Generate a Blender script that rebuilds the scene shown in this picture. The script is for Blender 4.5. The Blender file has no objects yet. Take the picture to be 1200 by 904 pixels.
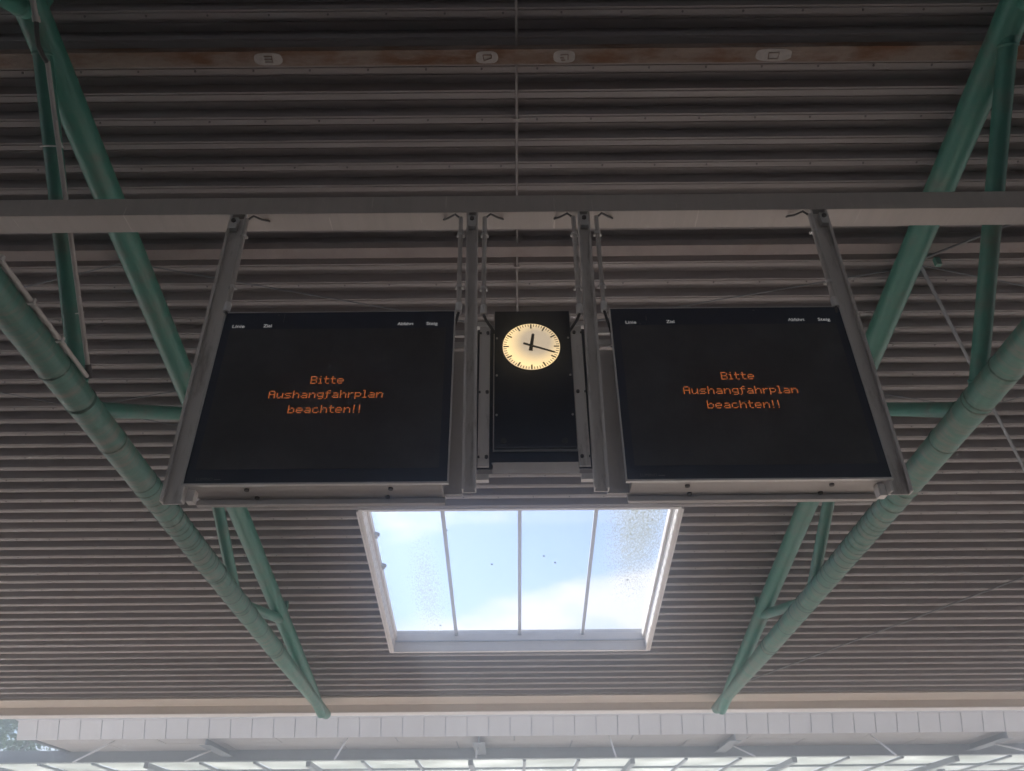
import bpy, bmesh, math, random
from math import sin, cos, tan, radians, pi, atan2, sqrt
from mathutils import Vector, Matrix
random.seed(7)
scene = bpy.context.scene
COL = scene.collection

# ------------------------------------------------------------------ camera
EYE = 1.6                      # camera height; all coordinates below are given from the camera, EYE is added when meshes are made
PITCH, ROLL = radians(33.8), radians(0.5)
cam_d = bpy.data.cameras.new("camera")
cam_d.sensor_width = 36.0
cam_d.lens = 36.0 * 905.0 / 1200.0
cam_d.clip_start, cam_d.clip_end = 0.05, 2000
cam = bpy.data.objects.new("camera", cam_d); COL.objects.link(cam)
fw = Vector((0, cos(PITCH), sin(PITCH))); rt = Vector((1, 0, 0)); up = rt.cross(fw)
r2 = rt * cos(ROLL) - up * sin(ROLL); u2 = up * cos(ROLL) + rt * sin(ROLL)
M = Matrix((r2, u2, -fw)).transposed().to_4x4(); M.translation = (0, 0, EYE)
cam.matrix_world = M
scene.camera = cam

# ------------------------------------------------------------------ world, sun, exposure
SUN_EL, SUN_AZ = radians(46), radians(-30)     # azimuth from +Y towards +X: the sun stands high beyond the gutter, to the left
w = bpy.data.worlds.new("World"); scene.world = w; w.use_nodes = True
nt = w.node_tree; nt.nodes.clear()
def N(t, tree=nt, **k):
    n = tree.nodes.new(t)
    for a, b in k.items(): setattr(n, a, b)
    return n
wo = N('ShaderNodeOutputWorld'); bg = N('ShaderNodeBackground'); sky = N('ShaderNodeTexSky')
sky.sky_type = 'NISHITA'; sky.sun_disc = False
sky.sun_elevation = SUN_EL; sky.sun_rotation = SUN_AZ; sky.air_density = 0.85; sky.dust_density = 0.3; sky.ozone_density = 5.0
tc = N('ShaderNodeTexCoord')
mp = N('ShaderNodeMapping'); mp.inputs['Scale'].default_value = (1.0, 1.0, 2.4); mp.inputs['Location'].default_value = (3.37, .4, .62)
ns = N('ShaderNodeTexNoise'); ns.inputs['Scale'].default_value = 2.6; ns.inputs['Detail'].default_value = 9; ns.inputs['Roughness'].default_value = .58
rp = N('ShaderNodeValToRGB'); rp.color_ramp.elements[0].position = .42; rp.color_ramp.elements[1].position = .64
rp.color_ramp.elements[0].color = (.10, .10, .10, 1)
mx = N('ShaderNodeMix', data_type='RGBA'); mx.inputs['B'].default_value = (6.1, 5.75, 5.8, 1)
L = nt.links.new
L(tc.outputs['Generated'], mp.inputs['Vector']); L(mp.outputs[0], ns.inputs['Vector'])
sxy = N('ShaderNodeSeparateXYZ'); L(tc.outputs['Generated'], sxy.inputs[0])
def MA(op, a, b, clamp=False):
    n = N('ShaderNodeMath', operation=op, use_clamp=clamp)
    for i, v in enumerate((a, b)):
        if isinstance(v, (int, float)): n.inputs[i].default_value = v
        else: L(v, n.inputs[i])
    return n.outputs[0]
lowbank = MA('MULTIPLY', MA('SUBTRACT', MA('ADD', .325, MA('MULTIPLY', sxy.outputs['X'], .30)), sxy.outputs['Z']), 5.0)   # a bank of cumulus low in the sky, higher towards the right
lowbank = MA('MINIMUM', MA('MAXIMUM', lowbank, -.10), .28)
L(MA('ADD', MA('ADD', MA('MULTIPLY', ns.outputs['Fac'], 1.9), -.45), lowbank), rp.inputs[0])
L(rp.outputs[0], mx.inputs['Factor']); L(sky.outputs[0], mx.inputs['A']); L(mx.outputs['Result'], bg.inputs['Color'])
bg.inputs['Strength'].default_value = 0.05
L(bg.outputs[0], wo.inputs['Surface'])
sun_d = bpy.data.lights.new("sun", 'SUN'); sun_d.energy = 5.0; sun_d.angle = radians(.5); sun_d.color = (1, .95, .88)
sun = bpy.data.objects.new("sun", sun_d); COL.objects.link(sun)
sd = Vector((sin(SUN_AZ) * cos(SUN_EL), cos(SUN_AZ) * cos(SUN_EL), sin(SUN_EL)))
sun.rotation_euler = sd.to_track_quat('Z', 'Y').to_euler(); sun.location = (0, 0, 30)
scene.view_settings.view_transform = 'Standard'; scene.view_settings.look = 'None'
scene.view_settings.exposure = 2.2; scene.view_settings.gamma = 1
scene.render.engine = 'CYCLES'
scene.cycles.max_bounces = 10; scene.cycles.diffuse_bounces = 6; scene.cycles.glossy_bounces = 4
scene.cycles.transmission_bounces = 8; scene.cycles.transparent_max_bounces = 12; scene.cycles.volume_bounces = 1

# ------------------------------------------------------------------ materials
def mat(name, base, rough=.6, metal=0.0, spec=.5, var=.12, vscale=6, dirt=None, dscale=3, dlo=.5, dhi=.68, bump=0.0, bscale=40, coords='Object', emit=None, estr=0, stretch=None, coat=0):
    m = bpy.data.materials.new(name); m.use_nodes = True
    t = m.node_tree; b = t.nodes['Principled BSDF']; l = t.links.new
    b.inputs['Roughness'].default_value = rough; b.inputs['Metallic'].default_value = metal
    b.inputs['Specular IOR Level'].default_value = spec; b.inputs['Coat Weight'].default_value = coat
    g = N('ShaderNodeNewGeometry', t)
    mpp = N('ShaderNodeMapping', t); l(g.outputs['Position'], mpp.inputs['Vector'])
    if stretch: mpp.inputs['Scale'].default_value = stretch
    n1 = N('ShaderNodeTexNoise', t); n1.inputs['Scale'].default_value = vscale; n1.inputs['Detail'].default_value = 6; n1.inputs['Roughness'].default_value = .65
    l(mpp.outputs[0], n1.inputs['Vector'])
    r = N('ShaderNodeValToRGB', t)
    r.color_ramp.elements[0].position = .25; r.color_ramp.elements[1].position = .75
    r.color_ramp.elements[0].color = tuple(c * (1 - var) for c in base) + (1,)
    r.color_ramp.elements[1].color = tuple(min(1, c * (1 + var)) for c in base) + (1,)
    l(n1.outputs['Fac'], r.inputs[0]); out = r.outputs[0]
    if dirt:
        n2 = N('ShaderNodeTexNoise', t); n2.inputs['Scale'].default_value = dscale; n2.inputs['Detail'].default_value = 8; n2.inputs['Roughness'].default_value = .7
        l(mpp.outputs[0], n2.inputs['Vector'])
        rr = N('ShaderNodeValToRGB', t); rr.color_ramp.elements[0].position = dlo; rr.color_ramp.elements[1].position = dhi
        l(n2.outputs['Fac'], rr.inputs[0])
        mm = N('ShaderNodeMix', t, data_type='RGBA'); mm.inputs['B'].default_value = tuple(dirt) + (1,)
        l(rr.outputs[0], mm.inputs['Factor']); l(out, mm.inputs['A']); out = mm.outputs['Result']
    l(out, b.inputs['Base Color'])
    if bump:
        n3 = N('ShaderNodeTexNoise', t); n3.inputs['Scale'].default_value = bscale; n3.inputs['Detail'].default_value = 5
        l(mpp.outputs[0], n3.inputs['Vector'])
        bp = N('ShaderNodeBump', t); bp.inputs['Strength'].default_value = bump; bp.inputs['Distance'].default_value = .01
        l(n3.outputs['Fac'], bp.inputs['Height']); l(bp.outputs[0], b.inputs['Normal'])
    if emit:
        b.inputs['Emission Color'].default_value = tuple(emit) + (1,); b.inputs['Emission Strength'].default_value = estr
    return m

M_DECK = mat('deck_paint', (.305, .281, .279), .5, 0, .4, .06, 1.4, dirt=(.19, .135, .10), dscale=1.1, dlo=.60, dhi=.85, stretch=(.3, 5, 5))
t_ = M_DECK.node_tree; b_ = t_.nodes['Principled BSDF']; src_ = b_.inputs['Base Color'].links[0].from_socket
oi_ = N('ShaderNodeObjectInfo', t_); mr_ = N('ShaderNodeMapRange', t_); mr_.inputs['To Min'].default_value = .86; mr_.inputs['To Max'].default_value = 1.12
mm_ = N('ShaderNodeMix', t_, data_type='RGBA', blend_type='MULTIPLY'); mm_.inputs['Factor'].default_value = 1
t_.links.new(oi_.outputs['Random'], mr_.inputs['Value']); t_.links.new(src_, mm_.inputs['A']); t_.links.new(mr_.outputs[0], mm_.inputs['B']); t_.links.new(mm_.outputs['Result'], b_.inputs['Base Color'])
M_SCREW = mat('dark_screw', (.06, .05, .045), .6)
M_RUST = mat('rusty_steel', (.27, .21, .175), .7, 0, .3, .22, 9, dirt=(.17, .078, .036), dscale=2.0, dlo=.45, dhi=.60, bump=.3, stretch=(1, 3, 3))
M_GREYST = mat('grey_purlin', (.29, .25, .24), .65, 0, .3, .15, 5, dirt=(.2, .13, .09), dscale=1.5, dlo=.55, dhi=.75)
M_PAD = mat('bare_weld_patch', (.46, .43, .41), .6, 0, .4, .12, 30, bump=.3)
M_TIP = mat('green_paint', (.049, .195, .150), .42, 0, .5, .16, 3.5, dirt=(.12, .14, .115), dscale=3.5, dlo=.48, dhi=.72, bump=.12, bscale=18)
M_RING = mat('grimy_green_ring', (.045, .095, .075), .6, 0, .4, .25, 9, dirt=(.20, .20, .17), dscale=6, dlo=.5, dhi=.65)
M_TIPD = mat('stained_green_paint', (.052, .165, .128), .5, 0, .5, .18, 3.5, dirt=(.17, .165, .135), dscale=2.2, dlo=.46, dhi=.66, stretch=(1.6, 7, 1.6), bump=.25, bscale=14)
M_BEAM = mat('grey_beam_paint', (.40, .365, .34), .55, 0, .4, .08, 3, dirt=(.60, .56, .52), dscale=4, dlo=.63, dhi=.68, stretch=(6, .2, .5))
M_BEAMB = M_BEAM
M_ALU = mat('weathered_aluminium', (.62, .59, .57), .45, .15, .5, .10, 5, dirt=(.25, .22, .2), dscale=7, dlo=.52, dhi=.75, stretch=(2, 2, .4))
M_PLATE = mat('bright_plate', (.56, .55, .54), .4, .2, .5, .1, 12)
M_PIPE = mat('pale_conduit', (.44, .41, .39), .5, 0, .5, .1, 9)
M_HOSE = mat('dark_hose', (.05, .045, .045), .5)
M_HOUS = mat('housing_grey_paint', (.44, .415, .40), .5, 0, .4, .07, 4, dirt=(.3, .27, .25), dscale=6, dlo=.6, dhi=.8)
M_BLACK = mat('black_glass', (.034, .040, .060), .16, 0, .5, .2, 3)
M_MATRIX = mat('matrix_panel', (.066, .064, .070), .24, 0, .5, .35, 2.2, dirt=(.034, .031, .03), dscale=1.4, dlo=.45, dhi=.75)
M_CLKB = mat('dark_blue_cover', (.010, .013, .024), .3, 0, .5, .2, 4)
M_PRINT = mat('glowing_white_print', (.85, .85, .85), .5, emit=(1, 1, 1), estr=.035)  # slight glow put into the print so the headings stay bright
M_FAINT = mat('faint_print', (.10, .10, .12), .5)
M_LED = mat('led_orange', (.3, .06, .02), .5, emit=(1.0, .26, .065), estr=.155)
M_TICK = mat('dial_black', (.03, .022, .015), .5)
M_WHITE = mat('white_frame_paint', (.64, .62, .61), .45, 0, .5, .05, 5, dirt=(.5, .45, .4), dscale=5, dlo=.6, dhi=.85)
M_MULL = mat('grey_mullion', (.40, .42, .46), .45, .2)
M_GUTTER = mat('beige_gutter', (.47, .42, .37), .5, 0, .4, .06, 2, dirt=(.36, .31, .26), dscale=3, dlo=.55, dhi=.8, stretch=(.4, 1, 1))
M_FASC = mat('white_fascia', (.54, .525, .515), .35, 0, .5, .04, 2, dirt=(.6, .6, .62), dscale=3, dlo=.6, dhi=.85)
M_JOINT = mat('joint_grey', (.40, .40, .42), .6)
M_SOFF = mat('soffit_board', (.50, .465, .44), .6, 0, .4, .06, 1.5, dirt=(.42, .36, .32), dscale=2, dlo=.56, dhi=.75)
M_STEEL = mat('blue_grey_steel', (.19, .205, .225), .5, .2, .5, .1, 3)
M_ROOFTOP = mat('roof_membrane', (.3, .3, .3), .8)
M_CONC = mat('concrete', (.46, .415, .38), .85, 0, .3, .12, .7, dirt=(.24, .23, .22), dscale=.3, dlo=.5, dhi=.7, bump=.2)
M_PAVE = mat('platform_paving', (.53, .455, .41), .8, 0, .3, .1, 1.2, bump=.2)
M_ASPH = mat('asphalt', (.10, .096, .092), .9, var=.2, bump=.3)
M_TRUNK = mat('bark', (.12, .09, .07), .9, bump=.5)

def glass_mat():
    m = bpy.data.materials.new('dirty_skylight_glass'); m.use_nodes = True
    t = m.node_tree; t.nodes.clear(); l = t.links.new
    o = N('ShaderNodeOutputMaterial', t); tr = N('ShaderNodeBsdfTransparent', t); tr.inputs[0].default_value = (.97, .975, .98, 1)
    gl = N('ShaderNodeBsdfGlossy', t); gl.inputs['Roughness'].default_value = .05
    m1 = N('ShaderNodeMixShader', t); m1.inputs[0].default_value = .05; l(tr.outputs[0], m1.inputs[1]); l(gl.outputs[0], m1.inputs[2])
    df = N('ShaderNodeBsdfDiffuse', t); df.inputs[0].default_value = (.16, .15, .13, 1)
    tl = N('ShaderNodeBsdfTranslucent', t); tl.inputs[0].default_value = (.24, .25, .21, 1)
    m2 = N('ShaderNodeMixShader', t); m2.inputs[0].default_value = .6; l(df.outputs[0], m2.inputs[1]); l(tl.outputs[0], m2.inputs[2])
    g = N('ShaderNodeNewGeometry', t); sx = N('ShaderNodeSeparateXYZ', t); l(g.outputs['Position'], sx.inputs[0])
    mpp = N('ShaderNodeMapping', t); mpp.inputs['Scale'].default_value = (5, 2.4, 2.4); l(g.outputs['Position'], mpp.inputs['Vector'])
    n = N('ShaderNodeTexNoise', t); n.inputs['Scale'].default_value = 11; n.inputs['Detail'].default_value = 8; n.inputs['Roughness'].default_value = .75
    l(mpp.outputs[0], n.inputs['Vector'])
    def band(x0, wd, y0, yw):   # lichen stands thick in two streaks of its own on the outer panes
        a = N('ShaderNodeMath', t, operation='SUBTRACT'); l(sx.outputs['X'], a.inputs[0]); a.inputs[1].default_value = x0
        b = N('ShaderNodeMath', t, operation='DIVIDE'); l(a.outputs[0], b.inputs[0]); b.inputs[1].default_value = wd
        c = N('ShaderNodeMath', t, operation='MULTIPLY'); l(b.outputs[0], c.inputs[0]); l(b.outputs[0], c.inputs[1])
        a2 = N('ShaderNodeMath', t, operation='SUBTRACT'); l(sx.outputs['Y'], a2.inputs[0]); a2.inputs[1].default_value = y0
        b2 = N('ShaderNodeMath', t, operation='DIVIDE'); l(a2.outputs[0], b2.inputs[0]); b2.inputs[1].default_value = yw
        c2 = N('ShaderNodeMath', t, operation='MULTIPLY'); l(b2.outputs[0], c2.inputs[0]); l(b2.outputs[0], c2.inputs[1])
        s = N('ShaderNodeMath', t, operation='ADD'); l(c.outputs[0], s.inputs[0]); l(c2.outputs[0], s.inputs[1])
        e = N('ShaderNodeMath', t, operation='SUBTRACT', use_clamp=True); e.inputs[0].default_value = 1; l(s.outputs[0], e.inputs[1])
        return e
    b1, b2 = band(1.75, .62, 10.0, 2.3), band(-1.32, .36, 11.6, 1.8)
    sc_ = N('ShaderNodeMath', t, operation='MULTIPLY'); l(b2.outputs[0], sc_.inputs[0]); sc_.inputs[1].default_value = .75
    su = N('ShaderNodeMath', t, operation='ADD'); l(b1.outputs[0], su.inputs[0]); l(sc_.outputs[0], su.inputs[1])
    mu = N('ShaderNodeMath', t, operation='MULTIPLY_ADD'); l(su.outputs[0], mu.inputs[0]); mu.inputs[1].default_value = .215; l(n.outputs['Fac'], mu.inputs[2])
    r = N('ShaderNodeValToRGB', t); r.color_ramp.elements[0].position = .63; r.color_ramp.elements[1].position = .80
    r.color_ramp.elements[0].color = (.03, .03, .03, 1); r.color_ramp.elements[1].color = (.85, .85, .85, 1)
    l(mu.outputs[0], r.inputs[0])
    m3 = N('ShaderNodeMixShader', t); l(r.outputs[0], m3.inputs[0]); l(m1.outputs[0], m3.inputs[1]); l(m2.outputs[0], m3.inputs[2])
    l(m3.outputs[0], o.inputs['Surface'])
    return m
M_GLASS = glass_mat()

def opal_mat():
    m = bpy.data.materials.new('milky_polycarbonate'); m.use_nodes = True
    t = m.node_tree; t.nodes.clear(); l = t.links.new
    o = N('ShaderNodeOutputMaterial', t); tl = N('ShaderNodeBsdfTranslucent', t); df = N('ShaderNodeBsdfDiffuse', t)
    g = N('ShaderNodeNewGeometry', t)
    n = N('ShaderNodeTexNoise', t); n.inputs['Scale'].default_value = .8; n.inputs['Detail'].default_value = 6; l(g.outputs['Position'], n.inputs['Vector'])
    r = N('ShaderNodeValToRGB', t); r.color_ramp.elements[0].position = .35; r.color_ramp.elements[1].position = .7
    r.color_ramp.elements[0].color = (.46, .475, .45, 1); r.color_ramp.elements[1].color = (.66, .67, .65, 1); l(n.outputs['Fac'], r.inputs[0])
    l(r.outputs[0], tl.inputs[0]); df.inputs[0].default_value = (.4, .4, .38, 1)
    ms = N('ShaderNodeMixShader', t); ms.inputs[0].default_value = .2; l(tl.outputs[0], ms.inputs[1]); l(df.outputs[0], ms.inputs[2]); l(ms.outputs[0], o.inputs['Surface'])
    return m
M_OPAL = opal_mat()

def dial_mat():
    # backlit dial: a ring lamp behind it makes the rim glow more than the middle, most of all at lower left
    m = bpy.data.materials.new('backlit_dial'); m.use_nodes = True
    t = m.node_tree; b = t.nodes['Principled BSDF']; l = t.links.new
    tcn = N('ShaderNodeTexCoord', t); mpp = N('ShaderNodeMapping', t); l(tcn.outputs['Object'], mpp.inputs['Vector'])
    mpp.inputs['Location'].default_value = (-.030, 0, -.035)
    ln = N('ShaderNodeVectorMath', t, operation='LENGTH'); l(mpp.outputs[0], ln.inputs[0])
    r = N('ShaderNodeValToRGB', t); r.color_ramp.elements[0].position = .085; r.color_ramp.elements[1].position = .185
    r.color_ramp.elements[0].color = (.38, .30, .21, 1); r.color_ramp.elements[1].color = (1.0, .71, .33, 1)
    e = r.color_ramp.elements.new(.21); e.color = (.78, .56, .30, 1)
    l(ln.outputs['Value'], r.inputs[0]); l(r.outputs[0], b.inputs['Emission Color']); b.inputs['Emission Strength'].default_value = .30
    b.inputs['Base Color'].default_value = (.6, .55, .45, 1); b.inputs['Roughness'].default_value = .25
    return m
M_DIAL = dial_mat()

def leaf_mat():
    m = bpy.data.materials.new('leaves'); m.use_nodes = True
    t = m.node_tree; t.nodes.clear(); l = t.links.new
    o = N('ShaderNodeOutputMaterial', t); d = N('ShaderNodeBsdfDiffuse', t); tl = N('ShaderNodeBsdfTranslucent', t)
    g = N('ShaderNodeNewGeometry', t); r = N('ShaderNodeValToRGB', t)
    r.color_ramp.elements[0].color = (.03, .055, .02, 1); r.color_ramp.elements[1].color = (.09, .14, .05, 1)
    l(g.outputs['Random Per Island'], r.inputs[0]); l(r.outputs[0], d.inputs[0]); l(r.outputs[0], tl.inputs[0])
    ms = N('ShaderNodeMixShader', t); ms.inputs[0].default_value = .35; l(d.outputs[0], ms.inputs[1]); l(tl.outputs[0], ms.inputs[2]); l(ms.outputs[0], o.inputs['Surface'])
    return m
M_LEAF = leaf_mat()

# ------------------------------------------------------------------ mesh helpers (coordinates relative to the eye)
SL, H = radians(12.5), 6.1                      # roof slope and distance of the eye from the roof plane
RD = Vector((0, cos(SL), -sin(SL))); RN = Vector((0, sin(SL), cos(SL)))
def RP(x, t, off=0.0): return Vector((x, 0, 0)) + RD * t + RN * (H - off)   # off > 0 hangs below the deck

class MB:
    def __init__(s): s.v = []; s.f = []; s.sm = []
    def add(s, vs, fs, smooth=False):
        k = len(s.v); s.v += [Vector(v) for v in vs]; s.f += [tuple(i + k for i in f) for f in fs]; s.sm += [smooth] * len(fs); return s
    def obox(s, c, ax, ay, az):                 # centre and three half vectors
        c = Vector(c); ax, ay, az = Vector(ax), Vector(ay), Vector(az)
        vs = [c + ax * i + ay * j + az * k for i in (-1, 1) for j in (-1, 1) for k in (-1, 1)]
        fs = [(0, 1, 3, 2), (4, 6, 7, 5), (0, 4, 5, 1), (2, 3, 7, 6), (0, 2, 6, 4), (1, 5, 7, 3)]
        if ax.cross(ay).dot(az) < 0: fs = [f[::-1] for f in fs]
        return s.add(vs, fs)
    def box(s, x0, x1, y0, y1, z0, z1):
        return s.obox(((x0 + x1) / 2, (y0 + y1) / 2, (z0 + z1) / 2), (abs(x1 - x0) / 2, 0, 0), (0, abs(y1 - y0) / 2, 0), (0, 0, abs(z1 - z0) / 2))
    def bbox(s, x0, x1, y0, y1, z0, z1, b=.006):  # bevelled box
        bm = bmesh.new(); bmesh.ops.create_cube(bm, size=1)
        for v in bm.verts: v.co = Vector(((x0 + x1) / 2 + v.co.x * (x1 - x0), (y0 + y1) / 2 + v.co.y * (y1 - y0), (z0 + z1) / 2 + v.co.z * (z1 - z0)))
        bmesh.ops.bevel(bm, geom=bm.edges[:], offset=b, segments=2, profile=.6, affect='EDGES')
        bm.verts.index_update(); s.add([v.co.copy() for v in bm.verts], [tuple(v.index for v in f.verts) for f in bm.faces]); bm.free(); return s
    def rbox(s, x0, x1, t0, t1, o0, o1):        # box aligned with the roof slope
        return s.obox((RP(x0, t0, o0) + RP(x1, t1, o1)) / 2, (abs(x1 - x0) / 2, 0, 0), RD * abs(t1 - t0) / 2, RN * abs(o1 - o0) / 2)
    def tube(s, pts, r, n=14, cap=True):
        pts = [Vector(p) for p in pts]; rr = r if isinstance(r, (list, tuple)) else [r] * len(pts)
        rings = []; last = None
        for i, p in enumerate(pts):
            d = (pts[min(i + 1, len(pts) - 1)] - pts[max(i - 1, 0)]).normalized()
            a = last if last else (Vector((0, 0, 1)) if abs(d.z) < .9 else Vector((1, 0, 0)))
            a = (a - d * a.dot(d)).normalized(); last = a; b = d.cross(a)
            rings.append([p + (a * cos(2 * pi * k / n) + b * sin(2 * pi * k / n)) * rr[i] for k in range(n)])
        vs = [v for q in rings for v in q]; fs = []
        for i in range(len(pts) - 1):
            for k in range(n): fs.append((i * n + k, i * n + (k + 1) % n, (i + 1) * n + (k + 1) % n, (i + 1) * n + k))
        s.add(vs, fs, True)
        if cap:
            s.add(rings[0], [tuple(range(n))[::-1]]); s.add(rings[-1], [tuple(range(n))])
        return s
    def disc(s, c, r, y0, y1, n=48, sx=1, sz=1):   # round plate facing -Y
        c = Vector(c); a = [Vector((c.x + r * sx * cos(2 * pi * k / n), y0, c.z + r * sz * sin(2 * pi * k / n))) for k in range(n)]
        b = [Vector((p.x, y1, p.z)) for p in a]
        s.add(a, [tuple(range(n))]); s.add(b, [tuple(range(n))[::-1]])
        s.add(a + b, [(k, n + k, n + (k + 1) % n, (k + 1) % n) for k in range(n)], True); return s
    def build(s, name, m, parent=None, **props):
        lo = Vector([min(v[i] for v in s.v) for i in range(3)]); hi = Vector([max(v[i] for v in s.v) for i in range(3)])
        c = (lo + hi) / 2
        me = bpy.data.meshes.new(name); me.from_pydata([tuple(v - c) for v in s.v], [], s.f); me.validate()
        me.polygons.foreach_set('use_smooth', s.sm if len(s.sm) == len(me.polygons) else [False] * len(me.polygons)); me.update()
        me.materials.append(m)
        o = bpy.data.objects.new(name, me); COL.objects.link(o)
        place(o, c + Vector((0, 0, EYE)), parent)
        for k, v in props.items(): o[k] = v
        return o
def wpos(o):
    p = Vector(o.location)
    while o.parent: o = o.parent; p += Vector(o.location)
    return p
def place(o, world, parent):
    if parent: o.parent = parent; o.location = Vector(world) - wpos(parent)
    else: o.location = world
def thing(name, loc, label, cat, group=None):
    o = bpy.data.objects.new(name, None); COL.objects.link(o); o.empty_display_size = .1
    o.location = Vector(loc) + Vector((0, 0, EYE)); o['label'] = label; o['category'] = cat
    if group: o['group'] = group
    return o
def inst(src, delta, parent=None):              # a copy sharing the mesh
    o = src.copy(); COL.objects.link(o); p = parent if parent else src.parent
    o.parent = p; o.location = wpos(src) + Vector(delta) - (wpos(p) if p else Vector()); return o

# ------------------------------------------------------------------ ground
def sheet(x0, x1, y0, y1, z, nx=1, ny=1):
    mb = MB(); vs = [(x0 + (x1 - x0) * i / nx, y0 + (y1 - y0) * j / ny, z) for j in range(ny + 1) for i in range(nx + 1)]
    fs = [(j * (nx + 1) + i, j * (nx + 1) + i + 1, (j + 1) * (nx + 1) + i + 1, (j + 1) * (nx + 1) + i) for j in range(ny) for i in range(nx)]
    return mb.add(vs, fs)
sheet(-500, 500, -500, 500, -EYE - .15).build('ground', M_CONC, kind='structure')
sheet(-200, 200, -60, -3.2, -EYE - .146).build('added_dark_road', M_ASPH, kind='structure')  # unseen dark strip behind the camera, added to cut light bounced from there
MB().box(-40, 40, -3.2, 14, -EYE - .146, -EYE).build('platform', M_PAVE, kind='structure')

# ------------------------------------------------------------------ station canopy: deck sheets, purlins, rods, gutter
canopy = thing('platform_canopy', (0, 5, -EYE), 'large brown-grey corrugated metal platform canopy overhead, sloping down to a beige gutter', 'canopy')
PITCHD, T0 = .2075, 2.0
PROF = [(0, 0), (.012, 0), (.0145, -.007), (.019, -.007), (.0215, 0), (.064, 0), (.078, -.115), (.122, -.115), (.126, -.106), (.137, -.106), (.141, -.115), (.193, -.115), (PITCHD, 0)]
def prof(ta, tb):                                # the trapezoid profile between two stations, clipped
    pts = []; k = math.floor((ta - (T0 - .064)) / PITCHD) - 1
    while T0 - .064 + k * PITCHD < tb:
        s = T0 - .064 + k * PITCHD
        for a, b in zip(PROF, PROF[1:]):
            p, q = (s + a[0], a[1]), (s + b[0], b[1])
            if q[0] <= ta + 1e-6 or p[0] >= tb - 1e-6: continue
            f = lambda t: p[1] + (q[1] - p[1]) * (t - p[0]) / (q[0] - p[0])
            l_, r_ = max(ta, p[0]), min(tb, q[0])
            if not pts: pts.append((l_, f(l_)))
            pts.append((r_, f(r_)))
        k += 1
    return pts
XW, XE = -30.4, 30.6
SKX0, SKX1, SKT0, SKT1 = -1.95, 2.13, 8.055, 11.775
TEND = 13.36
def deck(ta, tb, xa, xb):
    pts = prof(ta, tb); n = max(1, int((xb - xa) / 3)); mb = MB()
    vs = [RP(xa + (xb - xa) * i / n, t, o) for i in range(n + 1) for t, o in pts]; m_ = len(pts)
    fs = [(i * m_ + j, i * m_ + j + 1, (i + 1) * m_ + j + 1, (i + 1) * m_ + j) for i in range(n) for j in range(m_ - 1)]
    mb.add(vs, fs).build('roof_sheet', M_DECK, canopy)
stations = [T0 - .064 + k * 4 * PITCHD for k in range(-6, 16)]
stations = [s for s in stations if s < TEND - .3] + [TEND]
cuts = sorted(stations + [SKT0, SKT1])
for a, b in zip(cuts, cuts[1:]):
    if b - a < .01: continue
    if a >= SKT0 - .001 and b <= SKT1 + .001:
        deck(a, b, XW, SKX0); deck(a, b, SKX1, XE)
    else: deck(a, b, XW, XE)
TB = stations[0]
for x0, x1, t0, t1 in ((XW, XE, TB, SKT0 - .06), (XW, SKX0 - .06, SKT0 - .057, SKT1 + .057), (SKX1 + .06, XE, SKT0 - .057, SKT1 + .057), (XW, XE, SKT1 + .06, TEND + .6)):
    MB().rbox(x0, x1, t0, t1, -.144, -.26).build('roof_covering', M_ROOFTOP, canopy)
# unseen rear half, added to block light behind the camera, falls from a ridge
RY = RP(0, TB, 0).y
def mirror(p): return Vector((p.x, 2 * RY - p.y, p.z))
for a, b in zip(stations, stations[1:]):
    pts = prof(a, b); m_ = len(pts)
    MB().add([mirror(RP(x, t, o)) - Vector((0, .004, 0)) for x in (XW, XE) for t, o in pts], [(j, j + 1, m_ + j + 1, m_ + j) for j in range(m_ - 1)]).build('roof_sheet', M_DECK, canopy)
c_ = [RP(x, t, o) for x in (XW, XE) for t in (TB, TEND + .6) for o in (-.144, -.26)]
MB().add([mirror(p) - Vector((0, .01, 0)) for p in c_], [(0, 1, 3, 2), (4, 6, 7, 5), (0, 4, 5, 1), (2, 3, 7, 6), (0, 2, 6, 4), (1, 5, 7, 3)]).build('roof_covering', M_ROOFTOP, canopy)
# screw heads under the near ribs
mb = MB()
for k in range(-9, 40):
    if k % 2: continue
    t = T0 + k * PITCHD - .026
    x = -9.2 + random.random() * .3
    while x < 9.4:
        if not (SKX0 - .1 < x < SKX1 + .1 and SKT0 - .1 < t < SKT1 + .1):
            mb.tube([RP(x, t, -.002), RP(x, t, .006)], .009, 6)
        x += .43 + random.random() * .03
mb.build('deck_screws', M_SCREW, canopy, kind='stuff')
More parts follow.
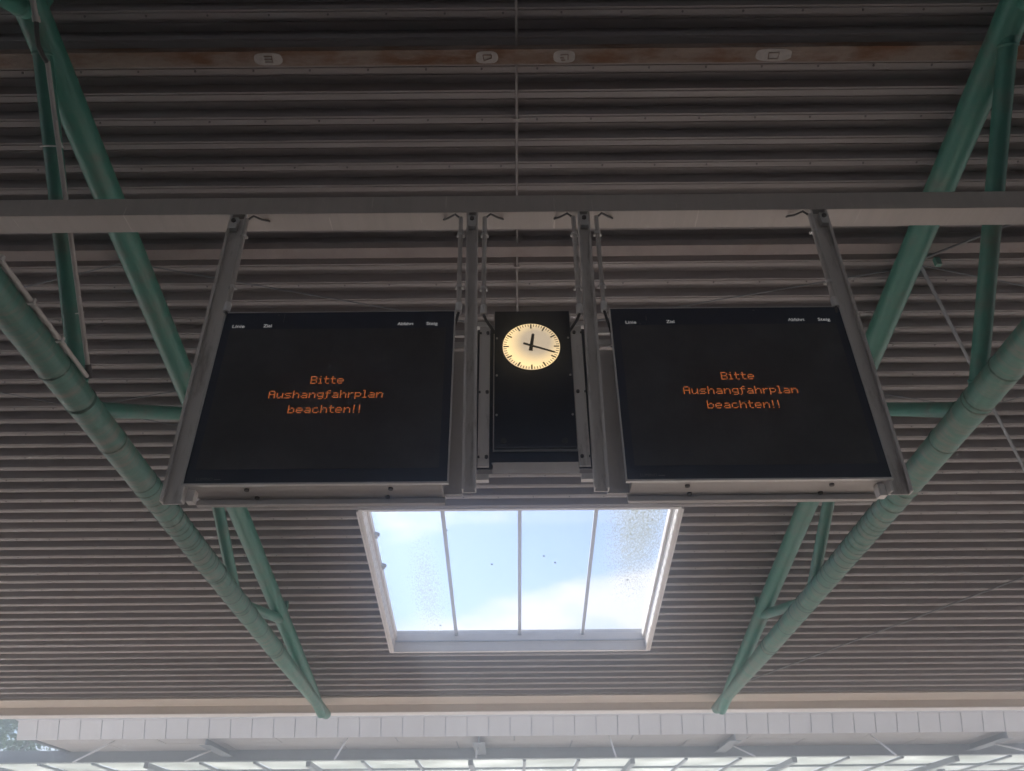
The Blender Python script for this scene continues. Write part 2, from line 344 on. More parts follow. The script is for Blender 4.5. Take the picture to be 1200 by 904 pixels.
# purlins
pur = MB().rbox(XW, XE, 2.205, 2.315, .012, .10).build('purlin', M_RUST, canopy, label='rusty brown flat purlin with bare metal patches near the top of the picture')
MB().rbox(XW, XE, 3.975, 4.085, .012, .10).build('purlin', M_GREYST, canopy)
MB().rbox(XW, XE, .45, .56, .012, .10).build('purlin', M_GREYST, canopy)
def pad(x, wd, kind):                            # ground-bare patch on the purlin with a cut-off bracket stub
    mb = MB(); n = 18; t = 2.262; hh = .046
    pts = [RP(x + wd * (abs(cos(a)) ** .6) * (1 if cos(a) > 0 else -1) * (1 + .06 * random.random()), t + hh * (abs(sin(a)) ** .7) * (1 if sin(a) > 0 else -1), .1035) for a in [2 * pi * i / n for i in range(n)]]
    top = [p + RN * .003 for p in pts]
    mb.add(pts, [tuple(range(n))]); mb.add(pts + top, [(i, (i + 1) % n, n + (i + 1) % n, n + i) for i in range(n)])
    o = mb.build('bare_patch', M_PAD, pur)
    s = MB()
    bars = {0: [(-.028, -.022, .03, -.022), (-.028, 0, .03, 0), (-.028, .022, .03, .022), (.03, -.026, .03, .026)],
            1: [(-.03, -.018, .035, -.018), (.035, -.018, .035, .008), (-.022, .026, .035, .004), (-.03, -.018, -.022, .026)],
            2: [(-.03, -.014, .03, -.018), (.03, -.018, .03, .022), (-.03, .006, .0, .008), (-.02, .026, .01, .026)],
            3: [(-.04, -.016, .04, -.016), (.04, -.016, .036, .03), (-.04, -.016, -.036, .03), (-.036, .03, .036, .03)]}[kind]
    for a, b, c, d in bars:
        s.tube([RP(x + a, t + b, .106), RP(x + c, t + d, .106)], .0035, 5)
    s.build('weld_scar', M_RUST, pur)
for px, wd, kd in ((-1.84, .105, 0), (-.17, .082, 1), (.42, .082, 2), (2.02, .135, 3)): pad(px, wd, kd)
# long rod along the middle and tie wires under the deck
def rod(name, p, q, r, m, parent, sag=0, n=8):
    p, q = Vector(p), Vector(q)
    pts = [p.lerp(q, i / 12) - Vector((0, 0, sag * 4 * (i / 12) * (1 - i / 12))) for i in range(13)]
    return MB().tube(pts, r, n).build(name, m, parent)
crod = rod('centre_rod', RP(.05, -2.5, .03), RP(.06, 5.3, .03), .010, M_DECK, canopy)
for k in (-5, -1, 4, 8, 11, 14): MB().rbox(.030, .080, T0 + k * PITCHD - .05, T0 + k * PITCHD - .025, .001, .045).build('rod_clip', M_DECK, crod)

# gutter along the low edge
MB().box(XW - .3, XE + .3, 14.42, 15.02, 3.035, 3.065).build('eaves_flashing', M_GUTTER, canopy)
MB().box(XW - .3, XE + .3, 15.02, 15.05, 2.915, 3.30).build('gutter_side', M_GUTTER, canopy)
MB().bbox(XW - .3, XE + .3, 15.015, 15.30, 2.895, 2.9125, .004).build('gutter_lip', M_WHITE, canopy)
MB().box(XW - .3, XE + .3, 15.27, 15.30, 2.914, 3.20).build('gutter_front', M_GUTTER, canopy)

# ------------------------------------------------------------------ green tube trusses
def truss(X, label, bz, pipes):
    T = thing('roof_truss', (X, .9, -EYE), label, 'truss', 'green tube trusses under the canopy')
    TOPO, RT, RB, RW = .30, .115, .118, .066
    top = lambda y: Vector((X, y, (H - TOPO) / cos(SL) - y * tan(SL)))
    bot = lambda y: Vector((X, y, bz[0] + (y - 4) * (bz[1] - bz[0]) / 10.1))
    yend = 14.72
    tip = Vector((X, yend, bot(yend).z))
    MB().tube([top(-2.2), top(3), top(8), top(13.3), top(14.35)], [RT, RT, RT, RT * .9, RT * .7], 20).build('top_chord', M_TIP, T)
    n = 26
    bc = MB().tube([bot(-2.2 + (yend + 2.2) * i / n) for i in range(n + 1)], [RB if i < 20 else RB - .006 * (i - 20) for i in range(n + 1)], 20).build('bottom_chord', M_TIPD, T)
    for y in [4.62, 5.0, 5.06, 5.62, 6.3, 6.9, 7.02, 7.1, 7.22, 7.3, 7.45, 7.55, 7.66, 7.9, 8.02, 8.12, 8.35, 8.43, 8.62, 8.8, 6.42, 6.55, 6.68, 7.78, 9.05, 9.7, 9.32, 9.42, 10.2, 11.0, 11.1]:
        dy = random.random() * .05; p = bot(y + dy); MB().tube([p - Vector((0, .011, 0)), p, p + Vector((0, .011, 0))], [RB - .003, RB + .006, RB - .003], 20).build('weld_ring', M_RING, bc)
    tn, bn = [-.95, 3.12, 7.1, 11.3], [-2.1, 1.05, 5.12, 9.28]
    for a, b in ((bn[0], tn[0]), (bn[1], tn[0]), (bn[1], tn[1]), (bn[2], tn[1]), (bn[2], tn[2]), (bn[3], tn[2]), (bn[3], tn[3])):
        d = .16 if a > b else -.16
        wb = MB().tube([bot(a - d * .35), top(b + d * .35)], RW, 16).build('web_tube', M_TIP, T)
        p0, p1 = bot(a - d * .35), top(b + d * .35); ax = (p1 - p0).normalized()
        for c, s in ((p0, 1), (p1, -1)):
            c = c + ax * s * .165; MB().tube([c - ax * .012, c - ax * .004, c + ax * .004, c + ax * .012], [RW + .001, RW + .008, RW + .008, RW + .001], 16).build('weld_bead', M_TIP, wb)
    MB().tube([Vector((X, .9, -EYE)), bot(.9)], .15, 24).build('column', M_TIP, T)
    for y in (-.9, 3.1, 7.1, 11.3):   # saddles carrying the deck
        MB().box(X - .025, X + .025, y - .03, y + .03, top(y).z + RT * .8, top(y).z + .30 / cos(SL)).build('saddle', M_TIP, T)
    return T, top, bot
TL, topL, botL = truss(-3.37, 'green tubular steel truss on the left, with pale cable pipes clamped to its tubes', (3.33, 2.845), True)
TR, topR, botR = truss(3.60, 'green tubular steel truss on the right of the two lit displays, without cable pipes', (3.235, 2.875), False)
# tie wires between the trusses, just under the deck
def wire(a, b, r=.0065, off=.13): return rod('tie_wire', RP(a[0], a[1], off), RP(b[0], b[1], off), r, M_STEEL, canopy, sag=.008)
wire((-3.38, 4.13), (4.95, 6.09)); wire((3.67, 4.23), (-4.7, 5.97))
wire((-3.45, 4.06), (-10.34, 5.8)); wire((-3.5, 6.36), (-10.34, 4.2))
wire((3.75, 4.18), (10.5, 5.7)); wire((4.9, 6.25), (10.5, 3.6))
wire((3.70, 12.9), (10.5, 6.3), .012)
wire((3.72, 4.06), (8.5, 10.2), .017); wire((3.72, 4.18), (8.0, 1.75), .012)
MB().box(3.70, 3.745, 5.0, 5.04, 4.58, 4.66).build('wire_lug', M_TIP, TR)

# pale cable pipes on the left truss
pw = MB().tube([(-3.24, 3.22, 4.93), (-3.24, 4.84, 3.40)], .017, 10).build('cable_pipe', M_PIPE)
pw['label'] = 'thin pale cable pipe clamped to the steep green web tube of the left truss'; pw['category'] = 'pipe'
MB().tube([(-3.24, 2.80, 5.20), (-3.24, 2.98, 5.06)], .020, 10).tube([(-3.24, 2.97, 5.07), (-3.24, 3.0, 5.045)], .026, 10).build('upper_pipe', M_PIPE, pw)
MB().tube([(-3.24, 2.99, 5.05), (-3.235, 3.04, 4.97), (-3.25, 3.11, 4.94), (-3.25, 3.18, 4.93), (-3.24, 3.23, 4.92)], .016, 8).build('hose', M_HOSE, pw)
MB().tube([(-3.24, 4.80, 3.44), (-3.24, 4.87, 3.36)], .024, 10).build('coupling', M_HOSE, pw)
for y in (3.52, 4.43):
    z = 4.93 - (y - 3.22) * 1.53 / 1.62; mb = MB(); c = Vector((-3.37, 5.12 - (z - 3.276) * 1.0137, z))
    ax = Vector((0, 2.0, -1.973)).normalized(); e1 = Vector((1, 0, 0)); e2 = ax.cross(e1)
    mb.tube([c + (e1 * cos(a) + e2 * sin(a)) * .074 for a in [2 * pi * i / 24 for i in range(25)]], .006, 6, False)
    mb.tube([(-3.296, c.y, c.z), (-3.262, y + .03, z), (-3.24, y, z), (-3.222, y - .02, z)], .006, 6)
    mb.build('pipe_clamp', M_PLATE, pw)
pl = MB().tube([(-3.235, -1.0, 3.63), (-3.235, 4.83, 3.352)], .017, 10).build('cable_pipe', M_PIPE)
pl['label'] = 'thin pale cable pipe lying along the bottom tube of the left truss'; pl['category'] = 'pipe'
for y in (3.2, 3.6, 4.0, 4.4): MB().box(-3.26, -3.212, y - .012, y + .012, 3.63 - (y + 1) * .0477 - .02, 3.63 - (y + 1) * .0477 + .024).build('pipe_clamp', M_PLATE, pl)

# ------------------------------------------------------------------ crossbeam carrying the displays
beam = MB().bbox(-6.4, 6.6, 3.80, 3.965, 4.0, 4.165, .005)
beam = beam.build('crossbeam', M_BEAM)
beam['label'] = 'long grey square steel crossbeam with scratched paint that carries the displays'; beam['category'] = 'beam'
for x in (-3.37, 3.60):
    MB().box(x - .06, x + .06, 3.967, 4.05, 4.166, 4.29).build('clamp_plate', M_ALU, beam)

# ------------------------------------------------------------------ hanger channels
def hanger(xt, xb, wd, zb, label, plate_dx, y0=3.80, dp=.05, group='aluminium hanger channels'):
    zt = 4.0 - .002; o = thing('hanger_channel', (xb, y0, zb), label, 'channel', group)
    d = Vector((xt - xb, 0, zt - zb)); ln = d.length / 2; d.normalize(); sx = Vector((0, 1, 0)).cross(d); c = Vector(((xt + xb) / 2, y0, (zt + zb) / 2))
    mb = MB(); th = .0035
    mb.obox(c + Vector((0, dp - th, 0)), sx * wd / 2, Vector((0, th, 0)), d * ln)
    for s in (-1, 1):
        mb.obox(c + sx * s * (wd / 2 - th) + Vector((0, dp / 2 - th - .001, 0)), sx * th, Vector((0, dp / 2 - th, 0)), d * ln)
        mb.obox(c + sx * s * (wd / 2 - .010) + Vector((0, .003, 0)) - sx * s * .0005, sx * .0055, Vector((0, .002, 0)), d * (ln - .001))
    mb.build('channel', M_ALU, o)
    px = xt + plate_dx
    MB().box(px - .026, px + .026, y0 - .006, y0 + .030, zt - .135, zt - .035).build('end_plate', M_PLATE, o)
    MB().tube([(px, y0 - .02, zt - .07), (px, y0 - .006, zt - .07)], .016, 6).build('bolt', M_SCREW, o)
    return o
hL = hanger(-1.893, -1.850, .118, 1.815, 'leftmost aluminium hanger channel, leaning outward beside the left display', -.02)
hR = hanger(2.145, 2.108, .118, 1.835, 'rightmost aluminium hanger channel, leaning outward beside the right display', .02)
hA = hanger(-.266, -.240, .078, 1.87, 'aluminium hanger channel between the left display and the clock', 0)
hB = hanger(.508, .485, .082, 1.87, 'aluminium hanger channel between the clock and the right display', 0)
for h, x, s in ((hL, -1.775, 1), (hR, 2.03, -1)):
    MB().box(x - .012 if s > 0 else x - .028, x + .028 if s > 0 else x + .012, 3.84, 3.89, 1.83, 1.90).build('foot_bracket', M_ALU, h)
for x0, x1, z in ((-.37, -.285, 2.997), (-.37, -.285, 2.905), (.53, .62, 3.01), (.53, .62, 2.915)):
    MB().box(x0, x1, 3.875, 3.895, z - .022, z + .022).build('side_bracket', M_PLATE, hA if x0 < 0 else hB)
for h, x0, x1 in ((hA, -.386, -.281), (hB, .528, .652)):
    MB().box(x0, x1, 3.93, 3.95, 1.90, 2.89).build('side_panel', M_HOUS, h)

# conduits that bring the cables down to the boxes
def conduit(xt, xb, zb, hook, tail, label, y=3.79):
    zt = 3.935
    o = MB().tube([(xt, y, zt), (xb, y, zb)], .0155, 12).build('cable_conduit', M_PIPE)
    o['label'] = label; o['category'] = 'conduit'; o['group'] = 'pale conduits beside the hanger channels'
    MB().tube([(xb, y, zb + .035), (xb, y, zb - .035)], .0215, 12).build('end_fitting', M_WHITE, o)
    MB().tube([(xt, y, zt - .01), (xt + hook * .04, y, zt + .035), (xt + hook * .09, y + .03, zt + .03), (xt + hook * .125, y + .08, zt + .066)], .008, 8).build('hose', M_HOSE, o)
    MB().tube([(xb, y, zb - .03), (xb + tail * .02, y + .01, zb - .075), (xb + tail * .07, y + .06, zb - .12), (xb + tail * .10, y + .12, zb - .14)], .009, 8).build('cable_tail', M_HOSE, o)
    for f in (.2, .78):
        x = xt + (xb - xt) * f; z = zt + (zb - zt) * f
        MB().tube([(x, y, z - .009), (x, y, z + .009)], .021, 10).box(x - .027, x + .027, y + .005, y + .022, z - .007, z + .007).build('pipe_clamp', M_PLATE, o)
    return o
conduit(-1.822, -1.802, 3.15, 1, .2, 'pale cable conduit beside the leftmost hanger channel, above the left display')
conduit(2.068, 2.052, 3.15, -1, -.2, 'pale cable conduit beside the rightmost hanger channel, above the right display')
conduit(-.343, -.333, 3.13, -1, -.5, 'pale cable conduit just left of the channel between left display and clock')
conduit(-.178, -.176, 3.11, 1, .9, 'pale cable conduit on the clock side of the channel left of the clock')
conduit(.434, .430, 3.11, -1, -.9, 'pale cable conduit on the clock side of the channel right of the clock')
conduit(.592, .586, 3.13, 1, .5, 'pale cable conduit just right of the channel between clock and right display')

# ------------------------------------------------------------------ the two departure displays
FONT = {'B': ('11110', '10001', '10001', '11110', '10001', '10001', '11110'), 'A': ('01110', '10001', '10001', '11111', '10001', '10001', '10001'),
 'i': ('010', '000', '110', '010', '010', '010', '111'), 't': ('0100', '0100', '1111', '0100', '0100', '0100', '0011'),
 'e': ('00000', '00000', '01110', '10001', '11111', '10000', '01110'), 'u': ('00000', '00000', '10001', '10001', '10001', '10011', '01101'),
 's': ('00000', '00000', '01111', '10000', '01110', '00001', '11110'), 'h': ('10000', '10000', '10110', '11001', '10001', '10001', '10001'),
 'a': ('00000', '00000', '01110', '00001', '01111', '10001', '01111'), 'n': ('00000', '00000', '10110', '11001', '10001', '10001', '10001'),
 'g': ('00000', '00000', '01111', '10001', '10001', '01111', '00001', '01110'), 'f': ('0011', '0100', '1111', '0100', '0100', '0100', '0100', '1000'),
 'r': ('0000', '0000', '1011', '1100', '1000', '1000', '1000'), 'p': ('00000', '00000', '11110', '10001', '10001', '11110', '10000', '10000'),
 'l': ('110', '010', '010', '010', '010', '010', '111'), 'b': ('10000', '10000', '10110', '11001', '10001', '10001', '11110'),
 'c': ('00000', '00000', '01110', '10000', '10000', '10001', '01110'), '!': ('010', '010', '010', '010', '010', '000', '010')}
def led_line(txt, xc, zb, y, parent, pitch=.0079):
    n = sum(len(FONT[c][0]) + 1 for c in txt) - 1; x = xc - n * pitch / 2; mb = MB(); r = pitch * .38
    for c in txt:
        g = FONT[c]
        for j, row in enumerate(g):
            for i, b in enumerate(row):
                if b == '1':
                    cx, cz = x + (i + .5) * pitch, zb + (6.5 - j) * pitch
                    mb.add([(cx + r * cos(a), y, cz + r * sin(a)) for a in [pi / 3 * k for k in range(6)]], [tuple(range(6))])
        x += (len(g[0]) + 1) * pitch
    return mb.build('message_line', M_LED, parent)
def printed(txt, x0, x1, z0, y, parent, m, name='column_heading', cap=None, bold=.012):
    cu = bpy.data.curves.new(name, 'FONT'); cu.body = txt; cu.size = 1; cu.offset = bold; cu.resolution_u = 3
    tmp = bpy.data.objects.new(name, cu); COL.objects.link(tmp)
    dg = bpy.context.evaluated_depsgraph_get(); dg.update(); me = bpy.data.meshes.new_from_object(tmp.evaluated_get(dg))
    vs = [v.co.copy() for v in me.vertices]; fs = [tuple(p.vertices) for p in me.polygons]
    bpy.data.objects.remove(tmp); bpy.data.curves.remove(cu); bpy.data.meshes.remove(me)
    xa, xb = min(v.x for v in vs), max(v.x for v in vs); za, zb = 0.0, max(v.y for v in vs); k = (x1 - x0) / (xb - xa); kz = cap / zb if cap else k
    return MB().add([(x0 + (v.x - xa) * k, y, z0 + v.y * kz) for v in vs], fs).build(name, m, parent)
def display(x0, x1, z0, z1, label, heads, lc, lz, logo_x, dust):
    D = thing('departure_display', ((x0 + x1) / 2, 3.8, z0), label, 'display', 'black departure displays')
    MB().bbox(x0 + .035, x1 - .035, 3.815, 3.975, z0 - .012, z1 - .01, .006).build('housing', M_HOUS, D)
    mb = MB().box(x0, x0 + .007, 3.788, 3.813, z0 - .012, z1).box(x1 - .007, x1, 3.788, 3.813, z0 - .012, z1)
    mb.box(x0 + .0072, x1 - .0072, 3.788, 3.813, z0 - .012, z0 - .001).box(x0 + .0072, x1 - .0072, 3.788, 3.813, z1 - .004, z1)
    mb.build('front_frame', M_PLATE, D)
    g = MB().box(x0 + .0074, x1 - .0074, 3.794, 3.812, z0 - .0008, z1 - .0042).build('front_glass', M_BLACK, D)
    yb = 3.7925
    MB().box(x0 + .055, x1 - .055, yb, 3.7938, z0 + .085, z1 - .135).build('led_matrix', M_MATRIX, D)
    for t, xc, zz in zip(('Bitte', 'Aushangfahrplan', 'beachten!!'), lc, lz): led_line(t, xc, zz, yb - .0012, D)['kind'] = 'stuff'
    for t, a, b, z in heads: printed(t, a, b, z, 3.7928, D, M_PRINT, cap=.0235)
    lg = printed('LUMINO', logo_x, logo_x + .09, z0 + .017, 3.7928, D, M_FAINT, 'maker_logo', cap=.018, bold=0)
    MB().box(logo_x + .098, logo_x + .135, 3.7922, 3.7930, z0 + .020, z0 + .026).build('logo_bar', M_FAINT, D)
    MB().box(x0 + .03, x1 - .03, 3.977, 3.992, z0 - .050, z0 + .3).box(x0 + .03, x1 - .03, 3.960, 3.9765, z0 - .050, z0 - .044).build('rear_flange', M_HOUS, D)
    for fx in (.235, .78):
        for dx, y in ((0, 3.845), (-.03 * (1 if fx > .5 else -1), 3.945)):
            x = x0 + fx * (x1 - x0) + dx
            if abs(x - .1) > .0: MB().tube([(x, y, z0 - .022), (x, y, z0 - .0115)], .014, 10).tube([(x, y, z0 - .0235), (x, y, z0 - .0222)], .006, 6).build('screw', M_SCREW, D)
    mb = MB()
    for a, b, c, e in dust: mb.box(a, b, 3.7926, 3.7932, c, e)
    mb.build('bird_droppings', M_FAINT, D)
    MB().box(x0 + .03, x1 - .03, 3.83, 3.97, z1 - .008, z1 + .012).build('top_cover', M_HOUS, D)
    return D
display(-1.807, -.352, 1.913, 3.112, 'left one of the two black departure displays with orange lettering, beside the clock',
        [('Linie', -1.742, -1.666, 2.990), ('Ziel', -1.549, -1.497, 2.992), ('Abfahrt', -.712, -.612, 3.000), ('Steig', -.531, -.461, 3.000)],
        (-1.098, -1.094, -1.088), (2.562, 2.461, 2.358), -1.735, [(-1.430, -1.427, 3.03, 3.10), (-1.47, -1.462, 3.085, 3.092), (-1.60, -1.596, 2.80, 2.806)])
display(.618, 2.077, 1.915, 3.120, 'right one of the two black departure displays with orange lettering, beside the clock',
        [('Linie', .713, .779, 2.996), ('Ziel', .967, 1.018, 2.998), ('Abfahrt', 1.729, 1.832, 3.006), ('Steig', 1.916, 1.992, 3.006)],
        (1.341, 1.342, 1.344), (2.567, 2.466, 2.366), .70, [(.842, .847, 3.02, 3.055), (.80, .808, 2.99, 2.997), (1.52, 1.535, 3.09, 3.097)])

# ------------------------------------------------------------------ clock
CX_, CZ_, CR = .1215, 2.853, .1765
CK = thing('station_clock', (.13, 3.8, 2.143), 'round backlit station clock in a tall black panel between the two displays', 'clock')
MB().bbox(-.112, .374, 3.86, 4.0, 2.14, 3.145, .006).build('housing', M_HOUS, CK)
MB().box(-.214, -.114, 3.900, 3.905, 2.04, 3.04).build('back_plate', M_CLKB, CK)
MB().box(.376, .462, 3.900, 3.905, 2.04, 3.04).build('back_plate', M_CLKB, CK)
MB().bbox(-.106, .368, 3.835, 3.862, 2.143, 3.138, .004).build('front_cover', M_CLKB, CK)
mb = MB().disc((CX_, 0, CZ_), CR, 3.829, 3.838, 96); dial = mb.build('dial', M_DIAL, CK)
n = 96; ring = MB(); a = []; 
for rr, yy in ((CR + .001, 3.838), (CR + .001, 3.8265), (CR + .006, 3.8255), (CR + .010, 3.838)): a += [(CX_ + rr * cos(2 * pi * k / n), yy, CZ_ + rr * sin(2 * pi * k / n)) for k in range(n)]
ring.add(a, [(i * n + k, i * n + (k + 1) % n, (i + 1) * n + (k + 1) % n, (i + 1) * n + k) for i in range(3) for k in range(n)], True).build('bezel', M_CLKB, CK)
def ticks(sel, r0, r1, wd, name):
    mb = MB()
    for k in range(60):
        if (k % 5 == 0) != sel: continue
        d = Vector((sin(k * pi / 30), 0, cos(k * pi / 30))); p = Vector((d.z, 0, -d.x))
        mb.obox(Vector((CX_, 3.8284, CZ_)) + d * (r0 + r1) / 2, p * wd / 2, (0, .0004, 0), d * (r1 - r0) / 2)
    mb.build(name, M_TICK, CK)
ticks(True, .139, .1725, .0095, 'hour_marks'); ticks(False, .1535, .1725, .0046, 'minute_marks')
def hand(deg, tail, ln, w0, w1, y, name):
    d = Vector((sin(radians(deg)), 0, cos(radians(deg)))); p = Vector((d.z, 0, -d.x)); c = Vector((CX_, y, CZ_))
    vs = [c - d * tail - p * w0 / 2, c - d * tail + p * w0 / 2, c + d * ln + p * w1 / 2, c + d * (ln + w1 * .3), c + d * ln - p * w1 / 2]
    bk = [v + Vector((0, .0025, 0)) for v in vs]; m_ = len(vs)
    MB().add(vs + bk, [tuple(range(m_))[::-1], tuple(range(m_, 2 * m_))] + [(i, (i + 1) % m_, m_ + (i + 1) % m_, m_ + i) for i in range(m_)]).build(name, M_TICK, CK)
hand(8, .036, .092, .024, .018, 3.823, 'hour_hand')
hand(110, .052, .152, .0145, .011, 3.818, 'minute_hand')
MB().tube([(CX_, 3.816, CZ_), (CX_, 3.829, CZ_)], .009, 16).build('hand_hub', M_TICK, CK)
for x in (-.091, .352):
    for z in (2.92, 2.64, 2.36): MB().tube([(x, 3.8295, z), (x, 3.8355, z)], .0065, 12).build('screw', M_PLATE, CK)
for x in (-.165, .41):
    p = MB().bbox(x - .035, x + .031, 3.868, 3.878, 2.04, 3.04, .002).build('mounting_plate', M_ALU, CK)
    for z in (2.985, 2.54, 2.10):
        for dx in (.016 * (1 if x < 0 else -1), -.028 * (1 if x < 0 else -1)):
            MB().tube([(x + dx, 3.855, z), (x + dx, 3.868, z)], .011 if dx * x < 0 else .006, 6).build('bolt', M_SCREW, p)
for z in (3.075, 1.985):
    MB().box(-.225, -.135, 3.885, 3.925, z - .018, z + .018).build('cross_bracket', M_PLATE, CK)
    MB().box(.385, .475, 3.885, 3.925, z - .018, z + .018).build('cross_bracket', M_PLATE, CK)
for x in (-.05, .30): MB().tube([(x, 3.828, 2.185), (x, 3.836, 2.185)], .018, 14).build('lock_cover', M_SCREW, CK)
MB().box(-.12, .385, 3.875, 4.01, 2.07, 2.137).build('lower_tray', M_CLKB, CK)

# ------------------------------------------------------------------ skylight
SK = thing('skylight', (.09, 9.8, RP(0, 9.9, 0).z), 'bright glazed roof opening of four panes in a white frame below the clock', 'skylight')
GO = -.30                                       # glass lies this far above the deck underside
SK_IN0, SK_IN1 = SKX0 + .0, SKX1 - .0
# curb walls, butted at the corners
f = MB().rbox(SKX0 - .045, SKX0 - .003, SKT0 - .045, SKT1 + .045, .012, -.36)
f.build('side_curb', M_WHITE, SK)
MB().rbox(SKX1 + .003, SKX1 + .045, SKT0 - .045, SKT1 + .045, .012, -.36).build('side_curb', M_WHITE, SK)
MB().rbox(SKX0 - .003 + .001, SKX1 + .002, SKT1 + .003, SKT1 + .045, .012, -.36).build('end_curb', M_WHITE, SK)
MB().rbox(SKX0 - .003 + .001, SKX1 + .002, SKT0 - .045, SKT0 - .003, .012, -.36).build('end_curb', M_WHITE, SK)
MB().rbox(SKX0 - .075, SKX0 - .048, SKT0 - .02, SKT1 + .02, .022, -.03).build('edge_trim', M_WHITE, SK)
MB().rbox(SKX1 + .048, SKX1 + .075, SKT0 - .02, SKT1 + .02, .022, -.03).build('edge_trim', M_WHITE, SK)
# inner ledges: a step half way up the curb
MB().rbox(SKX0 - .002, SKX1 + .002, SKT1 - .018, SKT1 + .002, -.155, -.175).build('drip_ledge', M_MULL, SK)
MB().rbox(SKX0 - .002, SKX0 + .030, SKT0, SKT1 - .020, -.19, -.285).build('side_step', M_WHITE, SK)
MB().rbox(SKX1 - .030, SKX1 + .002, SKT0, SKT1 - .020, -.19, -.285).build('side_step', M_WHITE, SK)
xs = [SKX0, -.955, .09, 1.125, SKX1]
for x in xs[1:4]: MB().rbox(x - .026, x + .026, SKT0 - .001, SKT1 - .0, -.262, -.298).build('mullion', M_MULL, SK)
for a, b in zip(xs, xs[1:]):
    MB().rbox(a + .003, b - .003, SKT0 - .03, SKT1 + .03, -.3005, -.307).build('glass_pane', M_GLASS, SK)
for t in (8.85, 9.62):                           # two small catches on the left side
    MB().rbox(SKX0 + .031, SKX0 + .07, t, t + .09, -.20, -.25).rbox(SKX0 + .07, SKX0 + .095, t + .02, t + .055, -.21, -.25).build('window_catch', M_MULL, SK)
mb = MB()
for x, t in ((-.32, 9.75), (.61, 9.72), (1.62, 8.42), (1.72, 10.2), (-1.2, 11.5), (.44, 9.55), (.86, 8.4), (-.93, 8.9)): mb.obox(RP(x, t, -.300), (.014, 0, 0), RD * .018, RN * .0018)
mb.build('debris_specks', M_STEEL, SK)

# ------------------------------------------------------------------ the canopy on the far side
FC = thing('far_canopy', (0, 21, -EYE), 'further platform canopy with white panelled fascia and milky glazed roof beyond the gutter', 'canopy')
FY, FZ0, FZ1 = 20.0, 3.34, 3.752
src = None
for k in range(-22, 27):
    x = -.6383 + .5195 * k
    x0 = x + .011; x1 = x + .5085
    if k == -22: x0 = -12.02
    hx = (x1 - x0) / 2; pc = ((x0 + x1) / 2, FY + .10, (FZ0 + FZ1) / 2); tv = Vector((0, -.085, (FZ1 - FZ0) / 2))
    if k == -22: MB().obox(pc, (hx, 0, 0), (0, .014, 0), tv).build('fascia_panel', M_FASC, FC); continue
    if src is None: src = MB().obox(pc, (hx, 0, 0), (0, .014, 0), tv).build('fascia_panel', M_FASC, FC); sx0 = x0
    else: inst(src, (x0 - sx0, random.uniform(-.002, .002), 0))
MB().obox((.69, FY + .135, (FZ0 + FZ1) / 2), (12.73, 0, 0), (0, .014, 0), (0, -.08, (FZ1 - FZ0) / 2 - .01)).build('fascia_backing', M_JOINT, FC)
MB().box(-12.08, 13.4, FY - .03, FY + .25, FZ1 + .003, FZ1 + .04).build('fascia_cap', M_FASC, FC)
MB().box(-11.95, 13.4, FY + .0, FY + 2.35, FZ1 + .043, FZ1 + .12).build('roof_covering', M_ROOFTOP, FC)
for r, (ya, yb_) in enumerate(((FY + .215, FY + .985), (FY + 1.01, FY + 2.06))):
    x = -11.62 if r == 0 else -11.62
    xe = -11.62 + (1.45 if r else 2.9)
    while x < 13.3:
        x1 = min(xe, 13.35); z = 3.362 + random.uniform(-.004, .004)
        MB().box(x + .016, x1 - .016, ya, yb_, z, z + .02).build('soffit_board', M_SOFF, FC); x = xe; xe += 2.9
MB().box(-11.7, 13.4, FY + .24, FY + 2.2, 3.395, 3.41).build('soffit_backing', M_STEEL, FC)
MB().box(-11.75, -11.64, FY + .215, FY + 2.2, 3.34, 3.74).build('end_beam', M_STEEL, FC)
MB().box(-14.2, 19, FY + 2.07, FY + 2.10, 3.125, 3.392).box(-14.2, 19, FY + 1.99, FY + 2.2, 3.10, 3.122).build('edge_beam', M_STEEL, FC)
for x in (-13.85, -7.45, -.88, 5.3, 11.85):
    r_ = MB().box(x - .145, x + .145, FY + .2, FY + 1.985, 3.19, 3.20).box(x - .012, x + .012, FY + .2, FY + 1.985, 3.202, 3.345).build('bracket_arm', M_STEEL, FC)
    MB().tube([(x, FY + 3.9, -EYE), (x, FY + 3.9, 3.0)], .11, 16).build('column', M_STEEL, FC)
for p, q in (((-9.79, 20.5, 3.36), (-10.32, 19.8, 2.79)), ((-7.55, 20.9, 3.18), (-7.72, 19.85, 2.80)), ((-4.086, 20.42, 3.36), (-4.216, 19.8, 2.81)), ((-.92, 20.9, 3.19), (-.915, 19.85, 2.83)), ((2.291, 20.4, 3.36), (2.353, 19.8, 2.81)), ((5.42, 20.9, 3.18), (5.60, 19.85, 2.80)), ((8.74, 20.6, 3.36), (8.88, 19.8, 2.79)), ((11.9, 20.9, 3.18), (12.25, 19.85, 2.80))):
    MB().tube([p, q], .022, 8).build('stay_rod', M_WHITE, FC)
XM = [-1.17 + 1.41 * k for k in range(-10, 15)]
for j in range(6):
    ya = FY + 2.22 + j * 1.62; yb_ = ya + 1.55; za, zb = 3.11 + .02 * j, 3.13 + .02 * j
    for a, b in zip(XM, XM[1:]):
        pts = [(a + .045, ya, za), (b - .045, ya, za), (b - .045, yb_, zb), (a + .045, yb_, zb)]
        MB().add(pts + [(x, y, z + .008) for x, y, z in pts], [(3, 2, 1, 0), (4, 5, 6, 7), (0, 1, 5, 4), (1, 2, 6, 5), (2, 3, 7, 6), (3, 0, 4, 7)]).build('glass_pane', M_OPAL, FC)
    MB().box(XM[0], XM[-1], yb_ + .004, yb_ + .066, zb - .05, zb + .02).build('cross_bar', M_STEEL, FC)
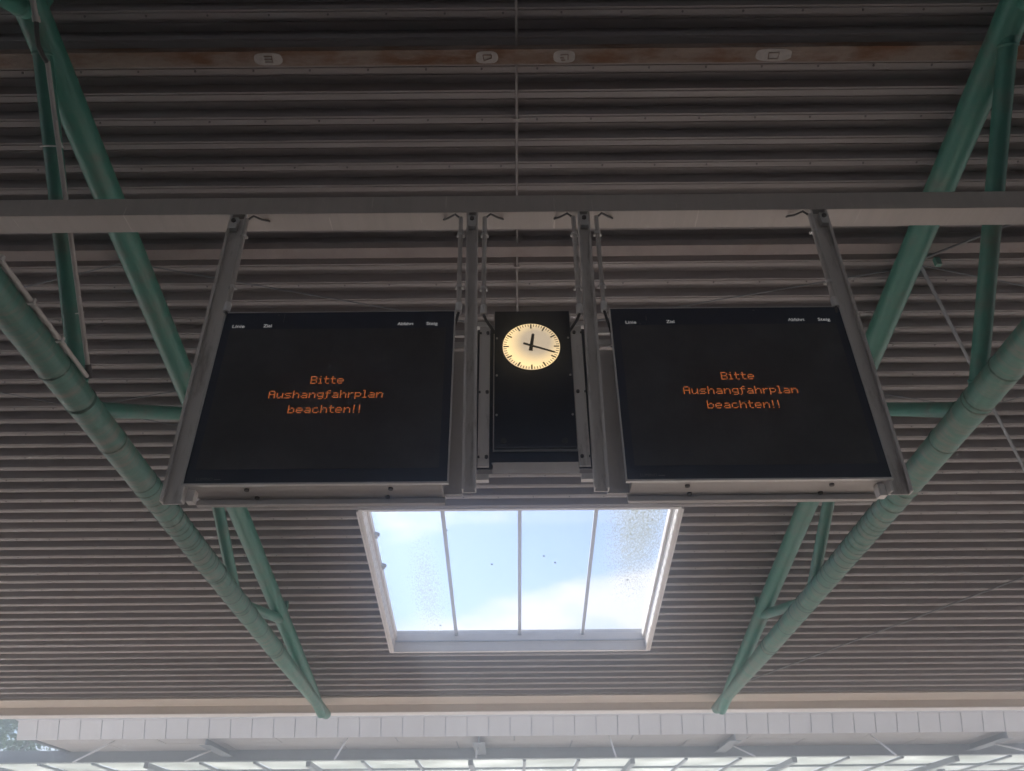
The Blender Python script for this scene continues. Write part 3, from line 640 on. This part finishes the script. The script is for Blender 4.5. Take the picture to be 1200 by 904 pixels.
for i, x in enumerate(XM):
    th = .04 if i % 3 == 1 else 0
    mb = MB().box(x - .04 - th / 2, x + .04 + th / 2, FY + 2.205, FY + 12, 3.06 - th * 2, 3.105); mb.build('mullion', M_STEEL, FC)

# ------------------------------------------------------------------ trees beyond on the left
def tree(x, y, h, r, label, seed, n=5200):
    rnd = random.Random(seed); T = thing('tree', (x, y, -EYE - .15), label, 'tree'); z0 = -EYE - .15
    tr = MB().tube([(x, y, z0), (x + .1, y, z0 + h * .3), (x - .1, y + .1, z0 + h * .6), (x, y, z0 + h * .9)], [.28, .2, .13, .04], 12)
    tr.build('trunk', M_TRUNK, T); mb = MB(); cl = []
    for i in range(46):
        a = rnd.uniform(0, 2 * pi); u = rnd.random() ** .5; zz = rnd.uniform(.22, 1.0); rr = r * u * (1.0 - abs(zz - .55) * .9)
        c = Vector((x + rr * cos(a), y + rr * sin(a), z0 + h * zz)); cl.append(c)
        if i % 3 == 0: mb.tube([(x, y, z0 + h * max(.2, zz - .2)), c], [.06, .015], 6)
    mb.build('limbs', M_TRUNK, T); lf = MB(); vs = []; fs = []
    for i in range(n):
        c = rnd.choice(cl); s = rnd.uniform(.05, .11); d = Vector((rnd.gauss(0, .42), rnd.gauss(0, .42), rnd.gauss(0, .34)))
        p = c + d; a1 = Vector((rnd.gauss(0, 1), rnd.gauss(0, 1), rnd.gauss(0, .5))).normalized(); a2 = a1.cross(Vector((rnd.gauss(0, 1), rnd.gauss(0, 1), rnd.gauss(0, 1)))).normalized()
        vs += [p - a1 * s, p + a2 * s * .55, p + a1 * s * 1.1, p - a2 * s * .55]; k = len(vs); fs.append((k - 4, k - 3, k - 2, k - 1))
    lf.add(vs, fs).build('crown', M_LEAF, T)
tree(-17.3, 29, 7.4, 3.6, 'leafy green tree beyond the far canopy at the lower left corner', 3, 14000)
tree(-22.5, 33, 8.2, 3.8, 'leafy green tree standing further left and behind the corner tree', 5, 9000)
tree(-12.6, 36, 6.6, 2.8, 'lower leafy tree behind the far canopy, right of the corner tree', 8, 8000)

# ------------------------------------------------------------------ haze volume, added to give a glow round the skylight
HAZE = True
if HAZE:
    hm = bpy.data.materials.new('added_glow_haze'); hm.use_nodes = True; t = hm.node_tree; t.nodes.clear()
    o = N('ShaderNodeOutputMaterial', t); pv = N('ShaderNodeVolumePrincipled', t)
    pv.inputs['Color'].default_value = (.78, .88, 1.0, 1); pv.inputs['Density'].default_value = .025; pv.inputs['Anisotropy'].default_value = .95
    t.links.new(pv.outputs[0], o.inputs['Volume'])
    MB().box(-44, 44, -26, 60, -EYE - 1.2, 9).build('haze', hm, kind='stuff')
